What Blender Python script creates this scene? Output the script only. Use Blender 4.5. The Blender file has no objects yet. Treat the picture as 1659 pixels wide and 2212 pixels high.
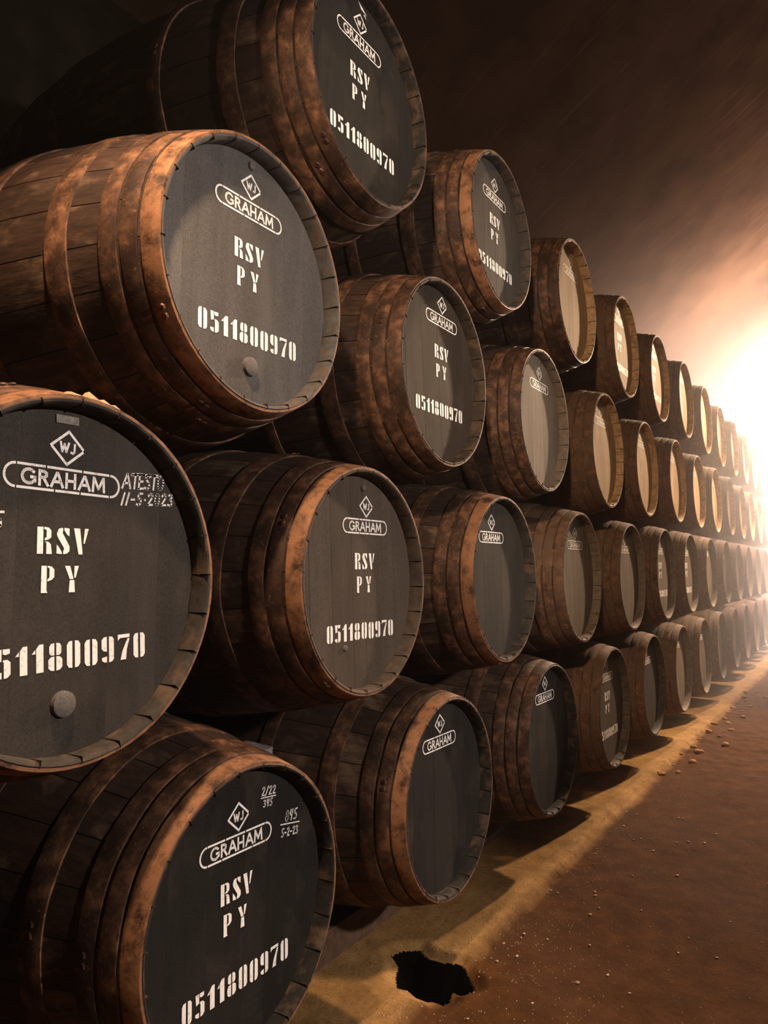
import bpy, bmesh, math, random
from mathutils import Matrix, Vector, noise

random.seed(7)
S = bpy.context.scene
COL = S.collection
PI = math.pi

# ------------------------------------------------------------------ camera
FZ = 0.22                                    # floor lies at z = 0
cam_d = bpy.data.cameras.new('camera'); cam = bpy.data.objects.new('camera', cam_d); COL.objects.link(cam)
r_ = Vector((0.51867355, -0.85489057, -0.01182656)); u_ = Vector((-0.06149575, -0.05110001, 0.99679841)); f_ = Vector((0.85275789, 0.51628568, 0.07907636))
M = Matrix((r_, u_, -f_)).transposed().to_4x4(); M.translation = Vector((-1.49626, -1.26718, 1.13239 + FZ))
cam.matrix_world = M
cam_d.sensor_fit = 'HORIZONTAL'; cam_d.sensor_width = 36.0; cam_d.lens = 36.0 * 1689.77 / 1659.0
cam_d.clip_start = 0.02; cam_d.clip_end = 200
S.camera = cam

# ------------------------------------------------------------------ world, light levels, exposure
W = bpy.data.worlds.new('cellar_air'); S.world = W; W.use_nodes = True
W.node_tree.nodes['Background'].inputs[0].default_value = (0.9, 0.75, 0.62, 1)
W.node_tree.nodes['Background'].inputs[1].default_value = 0.0
FLOOD_POS = (9.6, -1.75, 4.7); FLOOD_POWER = 4200; FLOOD_COL = (1.0, 0.70, 0.44)       # high lamp at the bright end
MID_POS = (11.2, -.80, 4.45); MID_POWER = 2300; MID_COL = (1.0, 0.69, 0.53)            # bare bulb in the haze
LOW_FILL_POS = (14.6, -.65, 2.75); LOW_FILL_POWER = 2200; LOW_FILL_COL = (1.0, 0.84, 0.78)                # added bulb out of view, whitens the haze over the far barrels
NEAR_POS = (-0.75, -0.38, 3.25); NEAR_POWER = 280; NEAR_COL = (1.0, 0.68, 0.42)        # shaded pendant over the open end
FRONT_POS = (.3, -4.9, 2.7); FRONT_POWER = 780; FRONT_COL = (1.0, 0.88, 0.80)          # wall floodlight across the aisle
ROW_FILL_POS = (-2.6, -1.5, 3.5); ROW_FILL_POWER = 620; ROW_FILL_COL = (1.0, 0.70, 0.44)              # added fill light, brightens the camera-side flanks along the row
HAZE_THIN, HAZE_DENSE = 0.0012, 0.13
S.view_settings.view_transform = 'Standard'; S.view_settings.look = 'None'
S.view_settings.gamma = 1.0; S.view_settings.use_curve_mapping = False
S.view_settings.exposure = 0.0
S.cycles.use_denoising = True
S.cycles.max_bounces = 4; S.cycles.diffuse_bounces = 2; S.cycles.glossy_bounces = 1; S.cycles.transparent_max_bounces = 4
S.cycles.use_adaptive_sampling = True; S.cycles.adaptive_threshold = 0.045; S.cycles.volume_step_rate = 1.6
S.cycles.volume_bounces = 0; S.cycles.sample_clamp_indirect = 4.0

# ------------------------------------------------------------------ helpers
def obj(name, me, parent=None, loc=(0, 0, 0), rot=(0, 0, 0)):
    o = bpy.data.objects.new(name, me); COL.objects.link(o)
    o.location = loc; o.rotation_euler = rot
    if parent is not None: o.parent = parent
    return o
def tag(o, label=None, cat=None, group=None, kind=None):
    if label: o['label'] = label
    if cat: o['category'] = cat
    if group: o['group'] = group
    if kind: o['kind'] = kind
    return o
def mesh(name, verts, faces, mats=(), smooth=False, mat_idx=None):
    me = bpy.data.meshes.new(name); me.from_pydata([tuple(v) for v in verts], [], faces); me.update()
    for m in mats: me.materials.append(m)
    if mat_idx: me.polygons.foreach_set('material_index', mat_idx)
    if smooth: me.polygons.foreach_set('use_smooth', [True] * len(me.polygons))
    return me
class MB:
    def __init__(s): s.v = []; s.f = []
    def box(s, x0, x1, y0, y1, z0, z1):
        b = len(s.v); s.v += [(x, y, z) for z in (z0, z1) for y in (y0, y1) for x in (x0, x1)]
        s.f += [[b+i for i in q] for q in ((0,2,3,1),(4,5,7,6),(0,1,5,4),(2,6,7,3),(0,4,6,2),(1,3,7,5))]
    def lathe(s, prof, n=32, axis='z', cap=False):
        b = len(s.v); m = len(prof)
        for (r, h) in prof:
            for i in range(n):
                a = 2*PI*i/n; c, d = r*math.cos(a), r*math.sin(a)
                s.v.append((c, d, h) if axis == 'z' else (c, h, d))
        for j in range(m-1):
            for i in range(n):
                q = [b+j*n+i, b+j*n+(i+1) % n, b+(j+1)*n+(i+1) % n, b+(j+1)*n+i]
                s.f.append(q if axis == 'z' else q[::-1])
        if cap:
            s.f.append([b+i for i in range(n)][::-1]); s.f.append([b+(m-1)*n+i for i in range(n)])
    def mesh(s, name, mat, smooth=False): return mesh(name, s.v, s.f, [mat] if mat else [], smooth)
def auto_smooth(me, ang=35):
    me.polygons.foreach_set('use_smooth', [True]*len(me.polygons))
    try: me.set_sharp_from_angle(angle=math.radians(ang))
    except Exception: pass

# ------------------------------------------------------------------ materials
class NT:
    def __init__(s, name):
        s.m = bpy.data.materials.new(name); s.m.use_nodes = True; s.t = s.m.node_tree; s.n = s.t.nodes
        s.bsdf = s.n['Principled BSDF']
    def node(s, typ, **kw):
        n = s.n.new(typ)
        for k, v in kw.items(): setattr(n, k, v)
        return n
    def link(s, a, b): s.t.links.new(a, b)
    def noise(s, vec, scale, detail=4, rough=.55, dist=0):
        n = s.node('ShaderNodeTexNoise'); n.inputs['Scale'].default_value = scale; n.inputs['Detail'].default_value = detail
        n.inputs['Roughness'].default_value = rough; n.inputs['Distortion'].default_value = dist
        s.link(vec, n.inputs['Vector']); return n.outputs['Fac']
    def ramp(s, fac, stops):
        n = s.node('ShaderNodeValToRGB'); e = n.color_ramp.elements
        while len(e) < len(stops): e.new(0.5)
        for el, (p, c) in zip(e, stops): el.position = p; el.color = (*c, 1) if len(c) == 3 else c
        s.link(fac, n.inputs[0]); return n.outputs[0]
    def mix(s, fac, a, b, blend='MIX'):
        n = s.node('ShaderNodeMix', data_type='RGBA', blend_type=blend)
        for sock, val in ((n.inputs[0], fac), (n.inputs[6], a), (n.inputs[7], b)):
            if isinstance(val, bpy.types.NodeSocket): s.link(val, sock)
            else: sock.default_value = val if isinstance(val, float) else (*val, 1)
        return n.outputs[2]
    def math(s, op, a, b=0.0, c=None):
        n = s.node('ShaderNodeMath', operation=op)
        for i, val in enumerate((a, b) if c is None else (a, b, c)):
            if isinstance(val, bpy.types.NodeSocket): s.link(val, n.inputs[i])
            else: n.inputs[i].default_value = val
        return n.outputs[0]
    def vec(s, scale=(1, 1, 1), use='Object', jitter=True):
        tc = s.node('ShaderNodeTexCoord'); mp = s.node('ShaderNodeMapping'); mp.inputs['Scale'].default_value = scale
        s.link(tc.outputs[use], mp.inputs['Vector'])
        if jitter:
            oi = s.node('ShaderNodeObjectInfo'); c = s.node('ShaderNodeCombineXYZ')
            a = s.math('MULTIPLY', oi.outputs['Random'], 37.0); b = s.math('MULTIPLY', oi.outputs['Random'], 91.0)
            s.link(a, c.inputs[0]); s.link(b, c.inputs[1]); s.link(a, c.inputs[2]); s.link(c.outputs[0], mp.inputs['Location'])
        return mp.outputs['Vector']
    def bump(s, fac, strength=.3, dist=.01):
        n = s.node('ShaderNodeBump'); n.inputs['Strength'].default_value = strength; n.inputs['Distance'].default_value = dist
        s.link(fac, n.inputs['Height']); s.link(n.outputs[0], s.bsdf.inputs['Normal'])
    def out(s, col, rough=.7, metal=0.0, spec=.3):
        if isinstance(col, bpy.types.NodeSocket): s.link(col, s.bsdf.inputs['Base Color'])
        else: s.bsdf.inputs['Base Color'].default_value = (*col, 1)
        if isinstance(rough, bpy.types.NodeSocket): s.link(rough, s.bsdf.inputs['Roughness'])
        else: s.bsdf.inputs['Roughness'].default_value = rough
        s.bsdf.inputs['Metallic'].default_value = metal; s.bsdf.inputs['Specular IOR Level'].default_value = spec
        return s.m

def m_stave(dust=0.0):
    t = NT('dusty_stave_oak' if dust else 'stave_oak'); v = t.vec((1, .16, 1)); g = t.noise(v, 55, 6, .6); p = t.noise(t.vec((1, .8, 1)), 7, 4, .6)
    oi = t.node('ShaderNodeObjectInfo')
    base = t.ramp(g, [(.25, (.014, .007, .0045)), (.55, (.045, .021, .012)), (.8, (.085, .042, .024))])
    patch = t.ramp(p, [(.53, (0, 0, 0)), (.66, (1, 1, 1))])
    worn = t.ramp(g, [(.3, (.045, .025, .015)), (.7, (.19, .115, .068))])
    c = t.mix(patch, base, worn)
    val = t.math('MULTIPLY_ADD', oi.outputs['Random'], .7, .6)
    c = t.mix(1.0, c, val, 'MULTIPLY') if False else t.mix(t.math('MULTIPLY', oi.outputs['Random'], .55), c, (.012, .006, .004))
    if dust: c = t.mix(t.ramp(p, [(.36, (dust*.3,)*3), (.6, (dust,)*3)]), c, (.20, .12, .07))
    t.bump(g, .35, .006); return t.out(c, .72, 0, .3 if not dust else .1)
def m_hoop(dust=0.0, rust=0.0):
    t = NT('dusty_rusted_iron' if dust else 'chime_hoop_rust' if rust else 'hoop_rusted_iron'); v = t.vec((1, 1, 1)); a = t.noise(v, 26, 6, .65); b = t.noise(v, 90, 4, .6); d = t.noise(v, 9, 3, .5)
    c = t.ramp(a, [(.28, (.019, .0098, .0068)), (.48, (.078, .036, .020)), (.66, (.195, .092, .046)), (.8, (.33, .18, .10))])
    c = t.mix(t.ramp(d, [(.45, (0, 0, 0)), (.62, (.8, .8, .8))]), c, (.022, .011, .007))
    c = t.mix(t.ramp(b, [(.62, (0, 0, 0)), (.74, (.4, .4, .4))]), c, (.40, .22, .12))
    if rust: c = t.mix(t.ramp(t.noise(v, 17, 7, .72), [(.38, (0, 0, 0)), (.56, (rust,)*3)]), c, (.34, .155, .072))
    if dust: c = t.mix(t.ramp(d, [(.36, (dust*.3,)*3), (.6, (dust,)*3)]), c, (.20, .12, .07))
    t.bump(a, .35, .004); return t.out(c, .62 if not dust else .85, .15 if not dust else 0.0, .3)
def m_head():
    t = NT('head_paint'); v = t.vec((1, 1, 1)); oi = t.node('ShaderNodeObjectInfo')
    a = t.noise(v, 260, 2, .5); b = t.noise(t.vec((1, 1, .18)), 16, 5, .6); d = t.noise(v, 5, 4, .6)
    k = t.ramp(a, [(.3, (.78, .78, .78)), (.7, (1.2, 1.2, 1.2))]); k2 = t.ramp(b, [(.3, (.82, .82, .82)), (.7, (1.16, 1.16, 1.16))])
    c = t.mix(1.0, oi.outputs['Color'], k, 'MULTIPLY'); c = t.mix(1.0, c, k2, 'MULTIPLY')
    c = t.mix(t.ramp(d, [(.5, (0, 0, 0)), (.75, (.3, .3, .3))]), c, (.10, .07, .05))
    t.bump(b, .12, .003); return t.out(c, .75, 0, .12)
def m_chime():
    t = NT('chime_paint'); v = t.vec((1, 1, 1)); oi = t.node('ShaderNodeObjectInfo')
    a = t.noise(v, 40, 5, .65); d = t.noise(v, 14, 4, .6)
    k = t.ramp(a, [(.3, (.7, .7, .7)), (.7, (1.45, 1.45, 1.45))]); c = t.mix(1.0, oi.outputs['Color'], k, 'MULTIPLY')
    c = t.mix(t.ramp(d, [(.5, (0, 0, 0)), (.68, (.7, .7, .7))]), c, (.13, .08, .05))
    t.bump(a, .3, .004); return t.out(c, .75, 0, .15)
def m_white():
    t = NT('white_stencil_paint'); v = t.vec((1, 1, 1)); a = t.noise(v, 120, 4, .6)
    c = t.ramp(a, [(.30, (.55, .50, .46)), (.45, (.93, .88, .84))]); return t.out(c, .6, 0, .3)
def m_chalk():
    t = NT('white_chalk'); v = t.vec((1, 1, 1)); a = t.noise(v, 300, 3, .6)
    c = t.ramp(a, [(.30, (.35, .31, .28)), (.48, (.86, .81, .77))]); return t.out(c, .9, 0, .1)
def m_plain(name, col, rough=.7, metal=0.0, sc=30, var=.4):
    t = NT(name); a = t.noise(t.vec(), sc, 4, .6); lo = tuple(c*(1-var) for c in col); hi = tuple(min(1, c*(1+var)) for c in col)
    c = t.ramp(a, [(.3, lo), (.7, hi)]); t.bump(a, .25, .004); return t.out(c, rough, metal, .35)
def m_floor():
    t = NT('earth_floor'); v = t.vec((1, 1, 1), 'Object', False); geo = t.node('ShaderNodeNewGeometry'); sp = t.node('ShaderNodeSeparateXYZ'); t.link(geo.outputs['Position'], sp.inputs[0])
    big = t.noise(v, 1.6, 5, .6); med = t.noise(v, 9, 6, .65); fine = t.noise(v, 70, 5, .7); grit = t.noise(v, 210, 2, .5)
    dirt = t.ramp(med, [(.25, (.040, .0145, .0035)), (.55, (.078, .029, .007)), (.8, (.13, .053, .014))])
    slab = t.ramp(med, [(.25, (.24, .13, .045)), (.6, (.40, .23, .085)), (.85, (.50, .30, .13))])
    wob = t.math('MULTIPLY_ADD', t.noise(v, 6, 4, .6), .09, -.045)
    y = t.math('ADD', sp.outputs[1], wob); y = t.math('MULTIPLY_ADD', sp.outputs[0], .0125, y)
    k = t.ramp(t.math('MULTIPLY_ADD', y, 4.0, .44), [(.36, (0, 0, 0)), (.60, (1, 1, 1))])
    c = t.mix(k, dirt, slab)
    c = t.mix(t.ramp(big, [(.35, (.45, .45, .45)), (.6, (0, 0, 0))]), c, (.075, .036, .018))
    c = t.mix(t.ramp(fine, [(.25, (.6, .6, .6)), (.5, (0, 0, 0))]), c, (.05, .024, .012))
    c = t.mix(t.ramp(grit, [(.68, (0, 0, 0)), (.76, (.7, .7, .7))]), c, (.22, .12, .06))
    h = t.math('ADD', t.math('MULTIPLY', med, .5), t.math('ADD', t.math('MULTIPLY', fine, .25), t.math('MULTIPLY', grit, .1)))
    t.bump(h, .55, .02)
    return t.out(c, .95, 0, .06)
def m_glow(name, col, strength):
    m = bpy.data.materials.new(name); m.use_nodes = True; n = m.node_tree.nodes; b = n['Principled BSDF']
    b.inputs['Base Color'].default_value = (*col, 1); b.inputs['Emission Color'].default_value = (*col, 1); b.inputs['Emission Strength'].default_value = strength
    return m

STAVE = m_stave(); HOOP = m_hoop(); DSTAVE = m_stave(.55); DHOOP = m_hoop(.45); CHOOP = m_hoop(0, .7); HEAD = m_head(); CHIME = m_chime(); WHITE = m_white(); CHALK = m_chalk()  # dusty pair for far barrels; its pale tone also stands in for fill light
TIMBER = m_plain('dark_timber', (.085, .047, .028), .8, 0, 24); GREYWOOD = m_plain('weathered_grey_wood', (.20, .18, .18), .85, 0, 40, .5)
PLASTER = m_plain('dark_plaster', (.008, .0065, .0055), .9, 0, 6, .35); BOARDS = m_plain('roof_boards', (.045, .026, .017), .85, 0, 10, .35)  # plaster near black so its colour carries the unlit dark above the stack

def m_roof():
    t = NT('stained_ceiling_plaster'); v = t.vec((1, 1, 1), 'Object', False); a = t.noise(v, 2.2, 5, .6); st = t.noise(t.vec((9, .5, .5), 'Object', False), 2.4, 4, .6)
    c = t.ramp(a, [(.3, (.028, .0165, .0105)), (.7, (.050, .029, .018))]); c = t.mix(t.ramp(st, [(.60, (0, 0, 0)), (.72, (.6, .6, .6))]), c, (.085, .052, .034))
    t.bump(a, .2, .02); return t.out(c, 1.0, 0, 0.0)
ROOFM = m_roof(); FLOORM = m_floor(); PLASTER.node_tree.nodes['Principled BSDF'].inputs['Specular IOR Level'].default_value = 0; PIT_BLACK = m_plain('pit_black', (.0022, .0018, .0015), 1.0, 0, 20, .3); PIT_BLACK.node_tree.nodes['Principled BSDF'].inputs['Specular IOR Level'].default_value = 0  # near-black pit material; the hole's depth shade is put into its colour
CLOD = m_plain('dry_earth_clod', (.30, .155, .065), .95, 0, 30, .4); PEBBLE = m_plain('pale_pebble', (.48, .36, .25), .55, 0, 60, .4); ENAMEL = m_plain('dark_enamel', (.03, .03, .03), .4, .3, 20, .2)
PLATE = m_plain('dull_tin_plate', (.16, .14, .125), .5, .4, 60, .4); SPLINT = m_plain('pale_splintered_wood', (.42, .24, .12), .75, 0, 40, .5)

# ------------------------------------------------------------------ floor
KX = [(-6, -.02), (1.3, -.02), (2.0, -.015), (3.0, .02), (4.0, 0), (5.4, -.035), (7.7, -.07), (10.7, -.1), (30, -.2)]
def kerb(x):
    for (a, b), (c, d) in zip(KX, KX[1:]):
        if a <= x <= c: return b + (d-b)*(x-a)/(c-a)
    return 0
PIT = [(1.036,.258),(1.09,.242),(1.126,.187),(1.09,.131),(1.092,.06),(1.103,.008),(1.052,-.062),(1.013,-.085),(.966,-.061),(.951,-.036),(.901,-.048),(.873,-.042),(.828,-.004),(.832,.044),(.861,.093),(.856,.13),(.912,.167),(.984,.199)]
def sd_pit(x, y):
    d = 1e9; ins = False; n = len(PIT)
    for i in range(n):
        ax, ay = PIT[i]; bx, by = PIT[(i+1) % n]; ex, ey = bx-ax, by-ay
        q = max(0, min(1, ((x-ax)*ex+(y-ay)*ey)/(ex*ex+ey*ey))); d = min(d, (x-ax-q*ex)**2+(y-ay-q*ey)**2)
        if (ay > y) != (by > y) and x < (bx-ax)*(y-ay)/(by-ay)+ax: ins = not ins
    return -math.sqrt(d) if ins else math.sqrt(d)
def smooth(a, b, x):
    q = max(0, min(1, (x-a)/(b-a))); return q*q*(3-2*q)
def ground(x, y):
    n1 = noise.noise(Vector((x*1.3, y*1.3, 0))); n2 = noise.noise(Vector((x*6, y*6, 3))); n3 = noise.noise(Vector((x*19, y*19, 5)))
    e = y - kerb(x) + n2*.018 + n3*.008
    near = 1-smooth(.0, 1.6, y)
    h = -.026*(1-smooth(-.03, .015, e)) + near*(n1*.008 + n2*.004 + n3*.0022)
    rough = smooth(3.8, 5.2, x)*(1-smooth(-.02, .02, e))*smooth(-1.2, -.3, y)
    h += rough*(abs(n2)*.03 + n3*.008 - .006)
    return h - .006
def lines(segs):
    out = []
    for a, b, st in segs:
        n = max(1, round((b-a)/st)); out += [a+(b-a)*i/n for i in range(n)]
    return out + [segs[-1][1]]
XS = lines([(-6, -.6, .6), (-.6, .76, .03), (.76, 1.18, .006), (1.18, 3, .025), (3, 6, .04), (6, 11, .1), (11, 21, .8)])
YS = lines([(-6, -2, .5), (-2, -.9, .06), (-.9, -.14, .025), (-.14, .32, .006), (.32, .7, .04), (.7, 1.9, .3)])
V = []; idx = []
for y in YS:
    for x in XS:
        h = ground(x, y)
        if .7 < x < 1.25 and -.2 < y < .36:
            s = sd_pit(x, y)
            if s < .05:
                h -= .02*(1-smooth(.0, .05, s))
                h -= .10*(1-smooth(-.055, .004, s))
        V.append((x, y, h))
nx = len(XS); F = []
for j in range(len(YS)-1):
    for i in range(nx-1):
        F.append([j*nx+i, j*nx+i+1, (j+1)*nx+i+1, (j+1)*nx+i])
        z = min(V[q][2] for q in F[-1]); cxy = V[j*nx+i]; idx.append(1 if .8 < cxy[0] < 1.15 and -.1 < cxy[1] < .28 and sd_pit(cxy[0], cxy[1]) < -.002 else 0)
fl = obj('floor', mesh('floor', V, F, [FLOORM, PIT_BLACK], True, idx)); tag(fl, 'packed earth and worn concrete floor of the cellar', None, None, 'structure')

# ------------------------------------------------------------------ shell: walls, pitched roof
X0, X1, YB, YR = -6.0, 20.5, 1.9, -6.0
EAVE, SLOPE, RIDGE_Y = 4.3, .72, -2.6
RIDGE_Z = EAVE + (YB-RIDGE_Y)*SLOPE
def wall(name, verts, mat, lab):
    o = obj(name, mesh(name, verts, [list(range(len(verts)))], [mat])); tag(o, lab, None, None, 'structure'); return o
def slab(name, x0, x1, y0, y1, z0, z1, mat, lab):
    b = MB(); b.box(x0, x1, y0, y1, z0, z1); o = obj(name, b.mesh(name, mat)); tag(o, lab, None, None, 'structure'); return o
slab('wall_back', X0, X1, YB, YB+.25, -.1, EAVE+.2, PLASTER, 'near-black plaster wall behind the barrel stack')
RW = RIDGE_Z - (RIDGE_Y-YR)*SLOPE
slab('wall_aisle', X0, X1, YR-.25, YR, -.1, RW+.2, PLASTER, 'plaster wall on the far side of the aisle')
slab('wall_near', X0-.25, X0, YR-.25, YB+.25, -.1, RIDGE_Z+.4, PLASTER, 'plaster end wall behind the viewer')
slab('wall_end', X1, X1+.25, YR-.25, YB+.25, -.1, RIDGE_Z+.4, PLASTER, 'plaster end wall at the bright end of the cellar')
def roof(name, ya, za, yb, zb, lab):
    L = math.hypot(yb-ya, zb-za); ny, nz = -(zb-za)/L, (yb-ya)/L
    if nz < 0: ny, nz = -ny, -nz
    b = []
    for x in (X0-.2, X1+.2):
        for (y, z) in ((ya, za), (yb, zb)):
            b += [(x, y+ny*.03, z+nz*.03), (x, y+ny*.15, z+nz*.15)]
    o = obj(name, mesh(name, b, [[0,2,6,4],[1,5,7,3],[0,1,3,2],[4,6,7,5],[0,4,5,1],[2,3,7,6]], [ROOFM])); tag(o, lab, None, None, 'structure')
    return o
c1 = roof('ceiling', YB, EAVE, RIDGE_Y, RIDGE_Z, 'dark stained slope of the pitched ceiling above the barrels')
c2 = roof('ceiling', YR, RW, RIDGE_Y, RIDGE_Z, 'dark stained slope of the pitched ceiling above the aisle')
for k, x in enumerate((-3.0, 16.5)):
    b = MB(); b.box(x-.11, x+.11, YR, YB, EAVE+.05, EAVE+.30); o = obj('trim_%d' % (k+1), b.mesh('tie_beam', TIMBER)); tag(o, 'heavy timber tie beam crossing under the roof', None, None, 'structure')

# ------------------------------------------------------------------ barrels
LEN, R0, RB, NST, REC, RIN = 1.55, .340, .451, 24, .046, .3255
def rad(y):
    s = abs((y-LEN/2)/(LEN/2)); return R0+(RB-R0)*(1-s*s)
YL = [0, .004, .05, .1, .155, .235, .3, .42, .56, .70, .85, 1.0, 1.15, 1.3, 1.42, LEN-.05, LEN]
def stave_mesh(name, width, na):
    """one stave: outer skin, bevelled chime end, inner face of the chime, two edge faces"""
    v, f, mi = [], [], []
    a0, a1 = -width/2, width/2
    rows = []                                # (radius, y, material)
    rows.append((RIN, .09, 1)); rows.append((RIN, REC, 1)); rows.append((RIN+.002, .012, 1)); rows.append((RIN+.006, .002, 1)); rows.append((R0-.004, 0, 1))
    for y in YL[1:]: rows.append((rad(y), y, 0))
    rows.append((RIN, LEN, 0)); rows.append((RIN, LEN-.09, 0))
    for (r, y, m) in rows:
        for i in range(na+1):
            a = a0+(a1-a0)*i/na; k = 1-.0016*(abs(i-na/2) > na/2-.5) if y > .004 and m == 0 else 1
            v.append((r*k*math.sin(a), y, r*k*math.cos(a)))
    n = na+1
    for j in range(len(rows)-1):
        for i in range(na):
            f.append([j*n+i, (j+1)*n+i, (j+1)*n+i+1, j*n+i+1][::-1]); mi.append(1 if j < 4 else 0)
    # edge faces
    half = len(rows)
    for side in (0, na):
        b = len(v); ys = [0.0, .05, .3, .56, .85, 1.15, 1.42, LEN]
        for y in ys:
            a = a0 if side == 0 else a1
            for r in (max(RIN, rad(y)-.032), rad(y)*.998): v.append((r*math.sin(a), y, r*math.cos(a)))
        for q in range(len(ys)-1):
            g = [b+2*q, b+2*q+1, b+2*q+3, b+2*q+2]; f.append(g if side == 0 else g[::-1]); mi.append(0)
    me = mesh(name, v, f, [STAVE, CHIME], False, mi); auto_smooth(me, 30); return me
GAP = .0022/R0
W_ST = [2*PI/NST]*NST
STV = stave_mesh('stave', 2*PI/NST-GAP, 4); STD = STV.copy(); STD.materials[0] = DSTAVE
def body_mesh():
    b = MB(); b.lathe([(RIN, .09), (RIN, REC), (RIN+.002, .012), (RIN+.006, .002), (R0-.004, 0)]+[(rad(y), y) for y in YL[1:]]+[(RIN, LEN), (RIN, LEN-.09)], 64, 'y')
    me = b.mesh('body', None); me.materials.append(DSTAVE); me.materials.append(CHIME)
    me.polygons.foreach_set('material_index', [1 if i < 64*4 else 0 for i in range(len(me.polygons))]); auto_smooth(me, 30); return me
BODY = body_mesh()
HOOPS = [(.002, .047), (.056, .098), (.108, .153), (.238, .298), (.505, .555)]
HOOPS = HOOPS + [(LEN-b, LEN-a) for a, b in HOOPS]
def hoop_mesh(a, b, seed, n=72):
    rnd = random.Random(seed); v = []; f = []; T = .0045
    ph = [rnd.uniform(0, 6.28) for _ in range(3)]
    prof = [(0, a), (T*.9, a), (T, a+.002), (T, (a+b)/2), (T, b-.002), (T*.9, b), (0, b)]
    for i in range(n):
        t = 2*PI*i/n; w = .0012*math.sin(5*t+ph[0])+.0009*math.sin(11*t+ph[1]); d = .0009*math.sin(7*t+ph[2])
        for (h, y) in prof:
            r = rad(min(max(y, 0), LEN))+h+(d if h > 0 else -.002)
            v.append((r*math.sin(t), y+w*(y > .01), r*math.cos(t)))
    m = len(prof)
    for i in range(n):
        k = (i+1) % n
        for j in range(m-1): f.append([i*m+j, i*m+j+1, k*m+j+1, k*m+j][::-1])
    # lapped, riveted joint
    for t0 in (ph[0],):
        for dt in (-.028, .028):
            b0 = len(v); yc = (a+b)/2; rr = rad(yc)+T
            for hh, q in ((0, .009), (.004, .006)):
                for e in range(6):
                    an = e*PI/3; t = t0+dt+q*math.cos(an)/rr; v.append(((rr+hh)*math.sin(t), yc+q*math.sin(an), (rr+hh)*math.cos(t)))
            for e in range(6): f.append([b0+e, b0+(e+1) % 6, b0+6+(e+1) % 6, b0+6+e])
            f.append([b0+6+e for e in range(6)])
    me = mesh('hoop', v, f, [HOOP]); auto_smooth(me, 30); return me
HOOPM = [hoop_mesh(a, b, i) for i, (a, b) in enumerate(HOOPS)]
HOOPC = HOOPM[0].copy(); HOOPC.materials[0] = CHOOP
RUSTY = ((1,0), (1,1), (2,0), (2,1), (2,2), (3,0), (4,1))
HOOPD = []
for me in HOOPM:
    q = me.copy(); q.materials[0] = DHOOP; HOOPD.append(q)
def board_meshes(nb, gap=.0003, ch=.0007):
    """front head of nb upright boards, each clipped to the circle, joints 1.5 mm"""
    out = []; R = RIN-.0005
    cuts = [-R]+[-R+2*R*(i+1)/nb+(((i*37) % 5)-2)*.008 for i in range(nb-1)]+[R]
    for i in range(nb):
        x0, x1 = cuts[i]+gap, cuts[i+1]-gap; N = 8; v = []; f = []
        for y in (0, .0012, .028):
            s = 0 if y == 0 else .0018
            if y == 0: xa, xb = x0+ch, x1-ch
            else: xa, xb = x0, x1
            xs = [xa+(xb-xa)*q/N for q in range(N+1)]
            ring = [(x, y, math.sqrt(max(0, R*R-x*x))) for x in xs]+[(x, y, -math.sqrt(max(0, R*R-x*x))) for x in reversed(xs)]
            v += ring
        n = 2*(N+1); f.append(list(range(n)))
        for j in range(2):
            for q in range(n): f.append([j*n+(q+1) % n, j*n+q, (j+1)*n+q, (j+1)*n+(q+1) % n])
        out.append(mesh('head_board', v, f, [HEAD]))
    return out
HB = {n: board_meshes(n) for n in (5, 6, 7)}; HB[0] = board_meshes(6, .00002, .00012)
bb = MB(); bb.lathe([(.0001, LEN-.05), (RIN-.001, LEN-.05), (RIN-.001, LEN-.08), (.0001, LEN-.08)], 32, 'y'); BACKHEAD = bb.mesh('back_head', STAVE)
bb = MB(); bb.lathe([(.0001, .0285), (RIN+.004, .0285), (RIN+.004, .033), (.0001, .033)], 40, 'y'); HEADDISC = bb.mesh('head', HEAD); HD = {}

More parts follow.
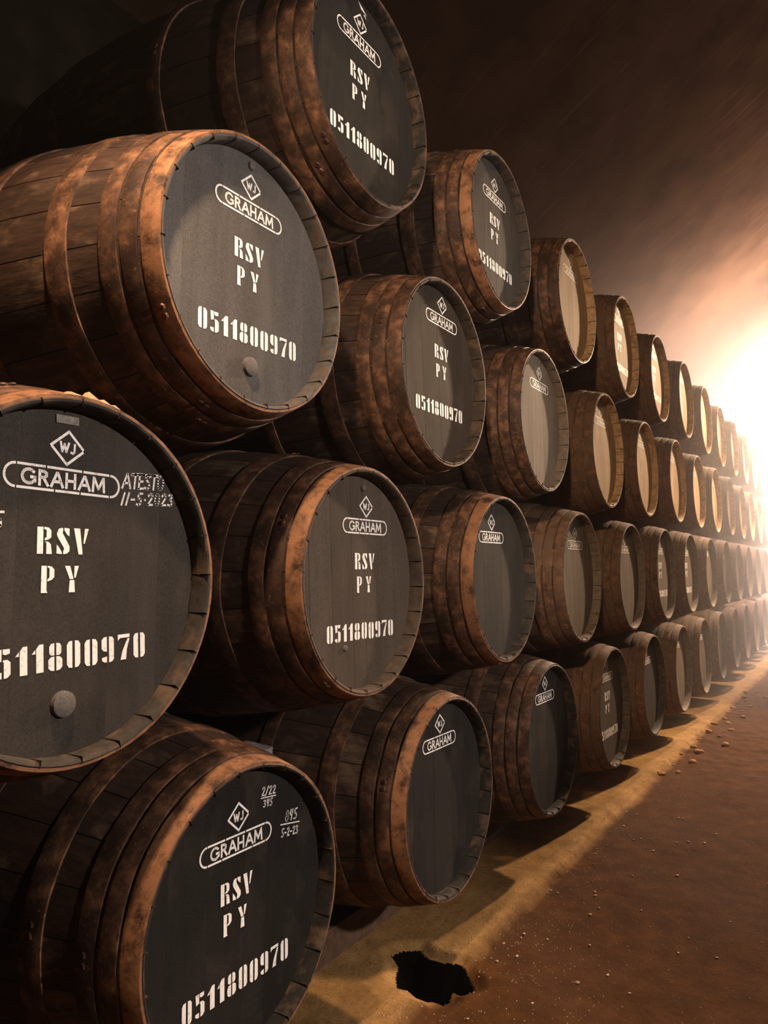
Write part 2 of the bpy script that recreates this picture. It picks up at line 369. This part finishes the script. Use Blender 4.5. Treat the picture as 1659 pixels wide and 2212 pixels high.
# ------------------------------------------------------------------ lettering
G = {
'0': (.46, [[(.02,.14),(.08,.02),(.19,0),(.19,1),(.08,.98),(.02,.86)], [(.27,0),(.38,.02),(.44,.14),(.44,.86),(.38,.98),(.27,1)]]),
'1': (.36, [[(.13,0),(.34,0),(.34,1),(.22,1),(.13,.86)], [(0,.68),(.105,.68),(.105,.84)]]),
'5': (.46, [[(.04,1),(.2,1),(.2,.60),(.07,.55)], [(.23,1),(.42,1),(.42,.84),(.31,.80),(.23,.84)], [(.24,.64),(.36,.63),(.44,.54),(.44,.12),(.36,.02),(.26,0),(.26,.56),(.24,.56)], [(.03,.2),(.2,.22),(.2,0),(.1,.02),(.03,.1)]]),
'8': (.46, [[(.05,.64),(.05,.88),(.1,.98),(.2,1),(.2,.56),(.1,.56)], [(.41,.64),(.36,.56),(.26,.56),(.26,1),(.36,.98),(.41,.88)], [(.02,.12),(.02,.40),(.09,.50),(.2,.52),(.2,0),(.09,.02)], [(.44,.12),(.37,.02),(.26,0),(.26,.52),(.37,.50),(.44,.40)]]),
'9': (.46, [[(.02,.55),(.02,.88),(.09,.98),(.2,1),(.2,.42),(.09,.45)], [(.27,1),(.38,.98),(.44,.88),(.44,.12),(.38,.02),(.27,0)], [(.03,.2),(.2,.24),(.2,0),(.1,.02),(.03,.1)]]),
'7': (.46, [[(.02,1),(.44,1),(.44,.86),(.10,.86),(.02,.76)], [(.36,.82),(.44,.82),(.34,.4),(.31,0),(.11,0),(.18,.34)]]),
'R': (.54, [[(0,0),(.2,0),(.2,1),(0,1)], [(.23,1),(.38,.98),(.47,.88),(.47,.62),(.38,.53),(.25,.50),(.25,.58),(.31,.62),(.31,.88),(.23,.92)], [(.26,.46),(.38,.45),(.46,.36),(.5,0),(.31,0),(.31,.40)]]),
'S': (.52, [[(.02,.78),(.08,.95),(.2,1),(.24,.96),(.22,.8),(.47,.3),(.47,.12),(.38,.02),(.25,0),(.25,.1),(.28,.22),(.04,.66)], [(.28,1),(.46,.98),(.46,.68),(.38,.74),(.28,.9)], [(.02,.36),(.1,.26),(.2,.08),(.2,0),(.02,.02)]]),
'V': (.54, [[(0,1),(.22,1),(.32,.1),(.32,0),(.18,0)], [(.40,1),(.54,1),(.40,.42),(.35,.42)]]),
'P': (.54, [[(0,0),(.24,0),(.21,.06),(.2,.12),(.2,1),(0,1)], [(.23,1),(.39,.97),(.48,.86),(.48,.58),(.39,.48),(.23,.42),(.23,.5),(.30,.56),(.30,.9),(.23,.94)]]),
'Y': (.56, [[(.16,0),(.40,0),(.37,.46),(.19,.46)], [(0,1),(.2,1),(.34,.5),(.19,.5)], [(.37,1),(.54,1),(.42,.55),(.36,.55)]]),
}
def arc(cx, cy, rx, ry, a, b, n=12): return [(cx+rx*math.cos(math.radians(a+(b-a)*i/n)), cy+ry*math.sin(math.radians(a+(b-a)*i/n))) for i in range(n+1)]
ST = {
'G': (.86, [arc(.44, .5, .40, .47, 42, 318), [(.82, .18), (.82, .46), (.58, .46)]]),
'R': (.66, [[(.08, 0), (.08, 1)], [(.14, .95), (.34, .95), (.5, .84), (.5, .64), (.34, .52), (.14, .52)], [(.32, .5), (.60, 0)]]),
'A': (.74, [[(0, 0), (.35, .96)], [(.40, .96), (.74, 0)], [(.19, .34), (.55, .34)]]),
'H': (.76, [[(.08, 0), (.08, 1)], [(.64, 0), (.64, 1)], [(.12, .5), (.60, .5)]]),
'M': (.94, [[(.06, 0), (.12, 1)], [(.15, .95), (.46, .2), (.77, .95)], [(.80, 1), (.86, 0)]]),
'W': (.9, [[(.02, 1), (.22, 0)], [(.22, 0), (.42, .85), (.62, 0)], [(.62, 0), (.84, 1)]]),
'J': (.5, [[(.40, 1), (.40, .18), (.28, 0), (.08, .06)]]),
'E': (.5, [[(.05, 0), (.05, 1)], [(.05, 1), (.5, .98)], [(.05, .5), (.4, .52)], [(.05, 0), (.5, .04)]]),
'T': (.55, [[(.28, 0), (.3, 1)], [(-.02, .96), (.6, 1)]]),
'S': (.5, [[(.46, .86), (.3, 1), (.08, .88), (.08, .68), (.42, .42), (.44, .16), (.26, 0), (.02, .1)]]),
'O': (.6, [arc(.3, .5, .27, .47, 100, 450, 14)]),
'0': (.5, [arc(.24, .5, .2, .48, 90, 450, 12)]),
'1': (.25, [[(.02, .0), (.2, 1)]]),
'2': (.5, [[(.04, .8), (.16, 1), (.36, .96), (.4, .7), (.04, .04), (.46, .06)]]),
'3': (.5, [[(.05, .9), (.25, 1), (.42, .84), (.2, .54), (.44, .3), (.3, .02), (.02, .08)]]),
'4': (.5, [[(.14, 1), (.04, .5), (.36, .54)], [(.42, 1), (.26, 0)]]),
'5': (.5, [[(.46, 1), (.14, .96), (.1, .58), (.36, .52), (.4, .2), (.22, 0), (.02, .08)]]),
'8': (.5, [arc(.26, .74, .16, .24, 0, 360, 10), arc(.22, .26, .2, .26, 0, 360, 10)]),
'-': (.4, [[(.05, .45), (.34, .47)]]),
'/': (.4, [[(.0, -.05), (.36, 1.05)]]),
'.': (.22, [[(.08, .45), (.14, .45)]]),
}
class Ink:
    """flat strokes and stencil shapes in head coordinates (u right, v up)"""
    def __init__(s): s.v = []; s.f = []
    def poly(s, pts):
        b = len(s.v); s.v += [(x, 0, z) for x, z in pts]; s.f.append(list(range(b, b+len(pts))))
    def stroke(s, pts, w, ext=.35):
        for (a, b) in zip(pts, pts[1:]):
            dx, dz = b[0]-a[0], b[1]-a[1]; l = math.hypot(dx, dz) or 1e-9; ux, uz = dx/l, dz/l; e = w*ext; nx_, nz_ = -uz*w/2, ux*w/2
            p, q = (a[0]-ux*e, a[1]-uz*e), (b[0]+ux*e, b[1]+uz*e)
            s.poly([(p[0]+nx_, p[1]+nz_), (p[0]-nx_, p[1]-nz_), (q[0]-nx_, q[1]-nz_), (q[0]+nx_, q[1]+nz_)])
    def stencil(s, text, x0, x1, z0, h, gap=.12, tilt=0, rnd=None):
        tot = sum(G[c][0]+gap for c in text)-gap; k = (x1-x0)/tot; x = x0; cx = (x0+x1)/2
        for c in text:
            w, polys = G[c]; j = rnd.uniform(-.02, .02)*h if rnd else 0
            for p in polys:
                q = [(x+a*k, z0+j+b*h) for a, b in p]
                s.poly([(a, b+(a-cx)*tilt) for a, b in q])
            x += (w+gap)*k
    def script(s, text, x0, x1, z0, h, sw, gap=.14, tilt=0, slant=0):
        tot = sum(ST[c][0]+gap for c in text)-gap; k = (x1-x0)/tot; x = x0
        for c in text:
            w, sts = ST[c]
            for p in sts:
                s.stroke([(x+a*k+b*h*slant, z0+b*h+(x+a*k-x0)*tilt) for a, b in p], sw)
            x += (w+gap)*k
    def mesh(s, name, mat): return mesh(name, s.v, s.f, [mat])
def ink_diamond(rnd):
    i = Ink(); a, b, w = .037, .032, .0052; g = .08
    P = [(0, b), (a, 0), (0, -b), (-a, 0)]
    for p, q in zip(P, P[1:]+P[:1]):
        h = 0 if rnd.random() < .5 else g
        i.stroke([(p[0]+(q[0]-p[0])*(h if p[0] else 0), p[1]+(q[1]-p[1])*(h if p[0] else 0)), (q[0]-(q[0]-p[0])*(g if q[0] else 0), q[1]-(q[1]-p[1])*(g if q[0] else 0))], w, .3)
    i.script('WJ', -.017, .017, -.0085, .018, .0044)
    return i.mesh('diamond_mark', WHITE)
def ink_capsule(rnd):
    i = Ink(); hw, hh, w = .103, .0215, .0048
    for s in (1, -1):
        cuts = sorted([-hw, hw]+[rnd.uniform(-.06, -.02), rnd.uniform(.01, .06)])
        for a, b in zip(cuts, cuts[1:]): i.stroke([(a+.0016, s*hh), (b-.0016, s*hh)], w, 0)
    for s in (1, -1): i.stroke([(s*(hw+.0015+.0215*math.cos(t)), .0215*math.sin(t)) for t in [(-90+180*k/10)*PI/180 for k in range(11)]], w, .1)
    i.script('GRAHAM', -.092, .092, -.0135, .027, .0056, .16)
    return i.mesh('name_stencil', WHITE)
INKVAR = [(ink_diamond(random.Random(i)), ink_capsule(random.Random(i+9))) for i in range(3)]
def ink_rsv():
    i = Ink(); i.stencil('RSV', -.060, .052, .047, .050, .10); i.stencil('PY', -.050, .032, -.025, .050, .34); return i.mesh('grade_stencil', WHITE)
def ink_num(): 
    i = Ink(); i.stencil('0511800970', -.185, .190, -.169, .051, .10, 0, random.Random(5)); return i.mesh('serial_number', WHITE)
RSV, NUM = ink_rsv(), ink_num()

# ------------------------------------------------------------------ the stack
POS = {(1,0):(-.013,.006,.335,.34),(1,1):(1.059,.004,.344,.341),(1,2):(2.127,-.001,.35,.342),(1,3):(3.192,-.005,.339,.338),(1,4):(4.25,.001,.336,.34),(1,5):(5.313,-.001,.333,.342),(1,6):(6.377,.002,.335,.34),(1,7):(7.442,.002,.341,.341),
(2,0):(-.528,-.017,1.13,.3425),(2,1):(.523,.006,1.114,.34),(2,2):(1.592,-.001,1.108,.34),(2,3):(2.654,-.001,1.105,.341),(2,4):(3.721,-.005,1.097,.338),(2,5):(4.782,-.003,1.107,.34),(2,6):(5.845,0,1.109,.34),
(3,0):(-.002,-.014,1.889,.341),(3,1):(1.065,-.001,1.873,.343),(3,2):(2.134,0,1.869,.341),(3,3):(3.205,-.014,1.859,.34),(3,4):(4.267,-.004,1.863,.336),(3,5):(5.325,-.014,1.876,.34),(3,6):(6.386,-.006,1.876,.341),
(4,0):(.562,-.009,2.672,.347),(4,1):(1.649,.001,2.635,.336),(4,2):(2.711,-.003,2.632,.337),(4,3):(3.774,-.006,2.635,.334),(4,4):(4.83,-.005,2.642,.336),(4,5):(5.877,-.012,2.665,.339),(4,6):(6.947,-.012,2.655,.339)}
OFF = {1: 0, 2: -.5, 3: .006, 4: .54}
KMAX = 14
# head colour, text offset (du, dv), which marks
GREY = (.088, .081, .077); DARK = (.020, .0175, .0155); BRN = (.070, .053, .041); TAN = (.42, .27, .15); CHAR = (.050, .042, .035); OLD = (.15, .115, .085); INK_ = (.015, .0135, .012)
FULL, NAME, NONE = 2, 1, 0
SPEC = {
(1,0):(INK_,0,-.035,FULL),(1,1):(DARK,-.005,0,NAME),(1,2):(DARK,.014,.002,NAME),(1,3):(BRN,.0,-.012,FULL),(1,4):(CHAR,-.03,-.02,NAME),
(2,0):((.040, .034, .029),-.003,0,FULL),(2,1):(BRN,.055,-.02,FULL),(2,2):((.036, .031, .026),-.045,-.015,NAME),(2,3):(OLD,.023,-.016,NAME),(2,4):(OLD,-.01,-.01,NAME),(2,5):(OLD,0,-.01,FULL),(2,6):(OLD,.01,-.01,FULL),
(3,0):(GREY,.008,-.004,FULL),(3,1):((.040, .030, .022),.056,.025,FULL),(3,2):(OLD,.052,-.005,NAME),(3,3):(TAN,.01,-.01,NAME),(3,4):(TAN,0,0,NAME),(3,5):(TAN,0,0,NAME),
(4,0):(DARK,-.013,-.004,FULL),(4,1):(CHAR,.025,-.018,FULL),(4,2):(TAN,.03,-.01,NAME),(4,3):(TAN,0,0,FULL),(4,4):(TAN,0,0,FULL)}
ORD = ['', 'second', 'third', 'fourth', 'fifth', 'sixth', 'seventh', 'eighth', 'ninth', 'tenth', 'eleventh', 'twelfth', 'thirteenth', 'fourteenth', 'fifteenth', 'sixteenth']
TIER = {1: 'bottom tier', 2: 'second tier up', 3: 'third tier up', 4: 'top tier'}
LAB = {(1,0): 'dark-headed oak barrel in bottom tier with two chalked fractions beside its diamond mark',
(2,0): 'oak barrel with smooth charcoal head, chalked date note and raised round bung',
(3,0): 'oak barrel with pale grey head and bung, orange rusted rim, third tier up',
(4,0): 'dark oak barrel at the open end of the top tier, torn label above diamond',
(2,1): 'oak barrel with brown-grey painted head and serial number, right of the chalk-dated barrel',
(3,1): 'oak barrel with brown serial-numbered head, second in third tier after pale grey head',
(4,1): 'oak barrel with reddish rusted hoops and serial-numbered dark head, second in top tier',
(1,1): 'oak barrel with dark boarded head bearing only the name stencil, second in bottom tier',
(1,2): 'oak barrel with plain black head and wide worn chime, third in bottom tier',
(1,3): 'oak barrel with dark brown serial-numbered head, fourth in bottom tier',
(2,2): 'oak barrel with bright orange hoops and dark name-stencilled head, third in second tier up',
(3,2): 'oak barrel with half-lit dusty head and name stencil, third in third tier up',
(4,2): 'oak barrel with golden tan head and blurred name stencil, third in top tier'}
def barrel(t, k):
    if (t, k) in POS: x, y, z, r = POS[(t, k)]
    else: x, y, z, r = (k+OFF[t])*1.0634, -.003*(t-1)+.004*math.sin(k*5+t), .341+(t-1)*.767+.004*math.sin(k*3+t), .34
    s = r/R0; zb = z+FZ; rnd = random.Random(t*100+k)
    e = obj('wine_barrel', None, None, (x, y+LEN/2, zb-RB*s)); e.scale = (s, 1, s); e.empty_display_size = .2
    cx = (0, -LEN/2, RB); tone = rnd.uniform(.8, 1.15)
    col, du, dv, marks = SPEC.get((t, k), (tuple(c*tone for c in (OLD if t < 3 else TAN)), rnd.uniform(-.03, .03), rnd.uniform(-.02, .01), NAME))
    du -= .004*(x+1.5)/1.27; lab = LAB.get((t, k))
    if not lab:
        if k < 0: lab = 'oak barrel at the start of the bottom tier, under the chalk-dated barrel'
        else: lab = '%s oak barrel along the %s, counted from its open end' % (ORD[k] , TIER[t])
    tag(e, lab, 'barrel', 'stacked oak barrels')
    spin = rnd.uniform(0, 2*PI)
    near = k <= 3
    if near:
        for i in range(NST):
            o = obj('stave', STD if k == 3 else STV, e, cx, (0, spin+2*PI*i/NST, 0)); o.color = (*[c*.95 for c in col], 1)
    else:
        o = obj('body', BODY, e, cx, (0, spin, 0)); o.color = (*[c*.95 for c in col], 1)
    nh = len(HOOPS) if k <= 7 else 5
    for i in range(nh): obj('hoop', HOOPC if i == 0 and (t, k) in RUSTY else (HOOPD if k >= 3 else HOOPM)[i], e, cx, (0, rnd.uniform(0, 2*PI), 0))
    if near: nb = (5, 6, 7)[rnd.randrange(3)]
    else: nb = 5
    if (t, k) in ((1,0), (2,0), (3,0), (4,0)): nb = 0
    tl = rnd.uniform(-.06, .06)
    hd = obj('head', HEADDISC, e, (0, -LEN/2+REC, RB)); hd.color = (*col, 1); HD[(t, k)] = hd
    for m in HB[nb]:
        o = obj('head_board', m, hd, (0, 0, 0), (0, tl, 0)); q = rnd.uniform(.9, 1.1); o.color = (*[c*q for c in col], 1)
    obj('back_head', BACKHEAD, e, cx)
    yp = -.0009
    if marks and k <= 9:
        d, c = INKVAR[rnd.randrange(3)]
        tc = {(2,0): .06, (3,0): .0, (2,1): .01}.get((t, k), rnd.uniform(-.015, .015)); tn = {(2,0): -.03, (2,1): 0}.get((t, k), rnd.uniform(-.01, .01))
        obj('diamond_mark', d, hd, (du+.002, yp, .250+dv), (0, tc, 0))
        obj('name_stencil', c, hd, (du-.002, yp, .187+dv), (0, tc*.3, 0))
        if marks == FULL:
            d2 = du*.35
            obj('grade_stencil', RSV, hd, (du*.9, yp, dv*.65))
            obj('serial_number', NUM, hd, (d2, yp, dv*.6), (0, tn, 0))
    return e
B = {}
for t in (1, 2, 3, 4):
    for k in range(-1 if t == 1 else 0, KMAX+1): B[(t, k)] = barrel(t, k)

# extra parts of single barrels
def bung(e, u, v, r=.024, h=.012):
    b = MB(); b.lathe([(r*1.02, .001), (r, -h*.8), (r*.86, -h), (.0001, -h*.93)], 24, 'y'); me = b.mesh('bung', HEAD); auto_smooth(me, 50)
    o = obj('bung', me, e, (u, 0, v)); o.color = (.12, .105, .095, 1); return o
bung(HD[(2,0)], -.006, -.232); bung(HD[(3,0)], -.002, -.228); bung(HD[(2,1)], -.075, -.2, .009, .006)
bung(HD[(3,0)], .004, .302, .011, .008); bung(HD[(2,1)], .03, .288, .010, .008)
YP = -.0011
i = Ink(); i.script('35', -.185, -.134, .092, .03, .0046, .2, -.05, .1); obj('chalk_note', i.mesh('chalk_note', CHALK), HD[(2,0)], (0, YP, 0))
i = Ink(); i.script('ATESTO', .126, .236, .185, .031, .0046, .10, .04, .1); i.stroke([(.15, .214), (.20, .219), (.225, .216)], .004); obj('chalk_note', i.mesh('chalk_note', CHALK), HD[(2,0)], (0, YP, 0))
i = Ink(); i.script('11-5.2023', .124, .264, .150, .025, .0044, .14, .05, .12); obj('chalk_note', i.mesh('chalk_note', CHALK), HD[(2,0)], (0, YP, 0))
i = Ink(); i.script('2/22', .082, .136, .243, .020, .0034, .14, -.1, .2); i.stroke([(.08, .238), (.138, .232)], .0028); i.script('345', .088, .124, .214, .017, .003, .14, -.08, .1); obj('chalk_note', i.mesh('chalk_note', CHALK), HD[(1,0)], (0, YP, 0))
i = Ink(); i.script('845', .176, .226, .156, .026, .0038, .14, -.1, .15); i.stroke([(.158, .152), (.237, .140)], .0032); i.script('5-2-23', .160, .230, .120, .020, .0036, .12, -.12, .1); obj('chalk_note', i.mesh('chalk_note', CHALK), HD[(1,0)], (0, YP, 0))
b = MB(); b.box(-.032, .018, -.003, 0, .296, .312); b.box(-.004, .012, -.0036, -.003, .299, .309); obj('label_plate', b.mesh('label_plate', PLATE), HD[(2,0)], (0, 0, 0))
i = Ink(); i.poly([(-.03, .318), (-.012, .3), (.022, .296), (-.005, .309)]); i.poly([(.0, .29), (.018, .282), (.01, .293)]); obj('torn_label', i.mesh('torn_label', WHITE), HD[(4,0)], (0, YP, 0))
# splinters standing off the rim of the chalk-dated barrel
rnd = random.Random(3)
for ang, ln, ht in ((-.02, .045, .012), (.10, .03, .006), (.19, .022, .005), (-.14, .05, .005), (.03, .03, .005)):
    v = []; 
    for (a, h, y) in ((0, 0, .004), (ln*.5, ht, .012), (ln, 0, .006), (ln*.45, .001, .03), (ln*.55, ht*.7, .028)):
        t_ = ang+a/R0; r = rad(y)+.0045+h; v.append((r*math.sin(t_), y, r*math.cos(t_)))
    obj('splinter', mesh('splinter', v, [[0,1,2],[0,3,4,1],[1,4,2],[2,4,3],[0,2,3]], [SPLINT]), B[(2,0)], (0, -LEN/2, RB))

# ------------------------------------------------------------------ stillage rails and chocks
zr = min(POS[(1,k)][2] for k in range(8))+FZ
for n, (y0, y1, lab) in enumerate(((.40, .56, 'squared timber rail under the fronts of the bottom barrels'), (1.02, 1.18, 'squared timber rail under the backs of the bottom barrels'))):
    b = MB(); b.box(-2, 16.4, y0, y1, -.03, zr-rad((y0+y1)/2)-.016); tag(obj('stillage_rail', b.mesh('stillage_rail', TIMBER)), lab, 'rail')
def chock(x, y, z, w, d, h, rz, mat, lab):
    b = MB(); b.v = [(-w/2, -d/2, 0), (w/2, -d/2, 0), (w/2, d/2, 0), (-w/2, d/2, 0), (-w*.28, -d/2, h), (w*.22, -d/2, h*.95), (w*.22, d/2, h), (-w*.28, d/2, h*.97)]
    b.f = [[3,2,1,0],[4,5,6,7],[0,1,5,4],[1,2,6,5],[2,3,7,6],[3,0,4,7]]
    o = obj('wooden_chock', b.mesh('wooden_chock', mat), None, (x, y, z), (0, 0, rz)); tag(o, lab, 'chock', 'chocks between the barrels'); return o
topr = zr-rad(.48)-.012
b = MB(); b.v = [(-.082, -.06, 0), (.078, -.06, 0), (.078, .06, 0), (-.082, .06, 0), (-.105, -.055, .15), (.096, -.06, .17), (.096, .055, .18), (-.10, .06, .17)]
b.f = [[3,2,1,0],[4,5,6,7],[0,1,5,4],[1,2,6,5],[2,3,7,6],[3,0,4,7]]
tag(obj('wooden_chock', b.mesh('wooden_chock', GREYWOOD), None, (.517, .52, .385+FZ)), 'weathered grey wooden wedge jammed between the first two bottom barrels', 'chock', 'chocks between the barrels')
for k in range(1, 6): chock(.53+1.063*k, .47, topr, .28, .13, .16, .03*k, TIMBER, 'dark wooden chock on the rail after the %s bottom barrel' % (ORD[k]))

# ------------------------------------------------------------------ lamps
def pendant(name, pos, power, col, lab, spot=None, blend=.6, rad_=.05, shade=True, glow=30, tilt=None):
    x, y, z = pos; top = EAVE+(YB-y)*SLOPE-.02 if y > RIDGE_Y else RIDGE_Z-.1
    e = obj(name, None, None, (x, y, z-.10)); tag(e, lab, 'lamp')
    b = MB(); b.lathe([(.006, z and .16), (.006, top-z+.10)], 8); obj('cord', b.mesh('cord', ENAMEL), e)
    if shade:
        b = MB(); b.lathe([(.02, .20), (.045, .19), (.06, .15), (.19, .05), (.192, .045), (.056, .145), (.04, .183), (.018, .19)], 28); me = b.mesh('lamp_shade', ENAMEL); auto_smooth(me, 40); obj('lamp_shade', me, e)
    b = MB(); b.lathe([(.0001, .185), (.018, .17), (.02, .15)], 16); obj('socket', b.mesh('socket', ENAMEL), e)
    b = MB(); b.lathe([(.015, .15), (.03, .12), (.036, .095), (.03, .07), (.014, .055), (.0001, .052)], 20); me = b.mesh('bulb', m_glow('lit_bulb', col, glow), True); o = obj('bulb', me, e); o.visible_shadow = True
    ld = bpy.data.lights.new('lamp_light', 'SPOT' if spot else 'POINT'); ld.energy = power; ld.color = col; ld.shadow_soft_size = rad_
    if spot: ld.spot_size = math.radians(spot); ld.spot_blend = blend
    lo = obj('lamp_light', ld, e, (0, 0, .03))
    if tilt: lo.rotation_euler = Vector(tilt).to_track_quat('-Z', 'Y').to_euler()
    return e
pendant('pendant_lamp', NEAR_POS, NEAR_POWER, NEAR_COL, 'enamel pendant lamp hanging over the open end of the stack', 92, .8, .05, tilt=(.05, .2, -1))
pendant('pendant_lamp', MID_POS, MID_POWER, MID_COL, 'bare-bulb pendant lamp hanging in the haze over the aisle', None, 0, .08, False)
pendant('pendant_lamp', LOW_FILL_POS, LOW_FILL_POWER, LOW_FILL_COL, 'unseen bare-bulb fill lamp added low at the far end to whiten the haze', None, 0, .08, False)
def flood(pos, target, power, col, size, blend, lab, soft=.12):
    e = obj('floodlight', None, None, pos); tag(e, lab, 'lamp')
    e.rotation_euler = (Vector(target)-Vector(pos)).to_track_quat('-Z', 'Y').to_euler()
    b = MB(); b.lathe([(.10, .22), (.13, .2), (.22, .02), (.225, 0), (.21, .02), (.12, .19), (.0001, .2)], 24); me = b.mesh('housing', ENAMEL); auto_smooth(me, 40); obj('housing', me, e)
    b = MB(); b.lathe([(.0001, .03), (.17, .03)], 24); obj('lens', b.mesh('lens', m_glow('lit_lens', col, 12)), e)
    b = MB(); b.box(-.02, .02, -.02, .02, .2, .9); obj('bracket', b.mesh('bracket', ENAMEL), e)
    ld = bpy.data.lights.new('flood_light', 'SPOT'); ld.energy = power; ld.color = col; ld.shadow_soft_size = soft; ld.spot_size = math.radians(size); ld.spot_blend = blend
    obj('flood_light', ld, e, (0, 0, -.03)); return e
flood(FLOOD_POS, (4.8, 0, 1.5), FLOOD_POWER, FLOOD_COL, 66, 1.0, 'floodlight hung high under the roof at the bright end')
flood(FRONT_POS, (.35, 0, 1.85), FRONT_POWER, FRONT_COL, 52, .45, 'floodlight on the wall across the aisle from the stack', .1)
flood(ROW_FILL_POS, (4.6, .45, 1.5), ROW_FILL_POWER, ROW_FILL_COL, 34, .6, 'unseen fill light added above the aisle to brighten the barrel flanks', .1)

# ------------------------------------------------------------------ pebbles on the floor
rnd = random.Random(11)
def rock(seed):
    q = random.Random(seed); bm = bmesh.new(); bmesh.ops.create_icosphere(bm, subdivisions=1, radius=1)
    for v in bm.verts: v.co = Vector((v.co.x*1.2, v.co.y*.9, v.co.z*.6))*q.uniform(.75, 1.15)
    me = bpy.data.meshes.new('pebble'); bm.to_mesh(me); bm.free(); me.materials.append(PEBBLE); return me
ROCKS = [rock(i) for i in range(5)]
n = 0
while n < 70:
    x = rnd.uniform(.3, 3.2); y = kerb(x)-abs(rnd.gauss(0, .35))-.0
    if sd_pit(x, y) < .03 or y < -1.2: continue
    s = rnd.uniform(.003, .008)
    o = obj('pebble', ROCKS[rnd.randrange(5)], None, (x, y, ground(x, y)+s*.35), (0, 0, rnd.uniform(0, 6))); o.scale = (s, s, s)
    tag(o, 'small pale pebble lying on the earth floor of the aisle', 'pebble', 'loose pebbles on the aisle floor'); n += 1
def clod_mesh(seed):
    q = random.Random(seed); bm = bmesh.new(); bmesh.ops.create_icosphere(bm, subdivisions=2, radius=1)
    for v in bm.verts: v.co = Vector((v.co.x*1.3, v.co.y*.9, v.co.z*.55))*(1+.35*noise.noise(v.co*1.7+Vector((seed*9, 0, 0))))
    me = bpy.data.meshes.new('earth_clod'); bm.to_mesh(me); bm.free(); me.materials.append(CLOD); return me
CLODS = [clod_mesh(i) for i in range(4)]
for n in range(26):
    x = 4.1+n*.17+rnd.uniform(-.03, .03); y = kerb(x)-(.03, .12, .06, .2)[n % 4]*rnd.uniform(.7, 1.3); s = rnd.uniform(.012, .032)
    o = obj('earth_clod', CLODS[n % 4], None, (x, y, ground(x, y)+s*.2), (0, 0, rnd.uniform(0, 6))); o.scale = (s, s, s)
    tag(o, 'broken earth clod lying along the edge of the concrete strip', 'clod', 'earth clods along the strip')
v = []; f = []
for _ in range(2600):
    x = rnd.uniform(-.2, 3.9); y = kerb(x)+.12-abs(rnd.gauss(0, .5))
    if sd_pit(x, y) < .02: continue
    s = rnd.uniform(.0012, .0032); z = ground(x, y); b0 = len(v)
    v += [(x-s, y-s*.6, z), (x+s, y-s*.7, z), (x+s*.2, y+s, z), (x+s*.1, y, z+s*1.1)]; f += [[b0, b0+1, b0+3], [b0+1, b0+2, b0+3], [b0+2, b0, b0+3]]
tag(obj('grit', mesh('grit', v, f, [PEBBLE])), 'fine pale grit scattered over the earth floor', 'grit', None, 'stuff')

# ------------------------------------------------------------------ dust haze in the air
q = [(YB-.01, -.3), (YB-.01, EAVE+.018), (RIDGE_Y, RIDGE_Z+.01), (YR+.01, RW+.018), (YR+.01, -.3)]
v = [(x, y, z) for x in (X0+.01, X1-.01) for y, z in q]
f = [[0, 1, 2, 3, 4], [9, 8, 7, 6, 5]]+[[i, 5+i, 5+(i+1) % 5, (i+1) % 5] for i in range(5)]
hm = bpy.data.materials.new('dust_haze'); hm.use_nodes = True; nt = hm.node_tree; nt.nodes.remove(nt.nodes['Principled BSDF'])
vs = nt.nodes.new('ShaderNodeVolumeScatter'); vs.inputs['Color'].default_value = (1, .93, .89, 1); vs.inputs['Anisotropy'].default_value = .3
ge = nt.nodes.new('ShaderNodeNewGeometry'); sx = nt.nodes.new('ShaderNodeSeparateXYZ'); mr = nt.nodes.new('ShaderNodeMapRange')
mr.inputs['From Min'].default_value = 4.0; mr.inputs['From Max'].default_value = 12.5; mr.inputs['To Min'].default_value = HAZE_THIN; mr.inputs['To Max'].default_value = HAZE_DENSE
nt.links.new(ge.outputs['Position'], sx.inputs[0]); nt.links.new(sx.outputs[0], mr.inputs['Value']); mz = nt.nodes.new('ShaderNodeMapRange'); mz.inputs['From Min'].default_value = 3.2; mz.inputs['From Max'].default_value = 5.3; mz.inputs['To Min'].default_value = 1.0; mz.inputs['To Max'].default_value = .01
mu = nt.nodes.new('ShaderNodeMath'); mu.operation = 'MULTIPLY'; nt.links.new(sx.outputs[2], mz.inputs['Value']); nt.links.new(mr.outputs[0], mu.inputs[0]); nt.links.new(mz.outputs[0], mu.inputs[1]); nt.links.new(mu.outputs[0], vs.inputs['Density'])
nt.links.new(vs.outputs[0], nt.nodes['Material Output'].inputs['Volume'])
me = mesh('dust_haze', v, f, [hm]); bm = bmesh.new(); bm.from_mesh(me); bmesh.ops.recalc_face_normals(bm, faces=bm.faces[:]); bm.to_mesh(me); bm.free()
tag(obj('dust_haze', me), 'dust haze in the cellar air, thickest at the bright end', 'haze', None, 'stuff')
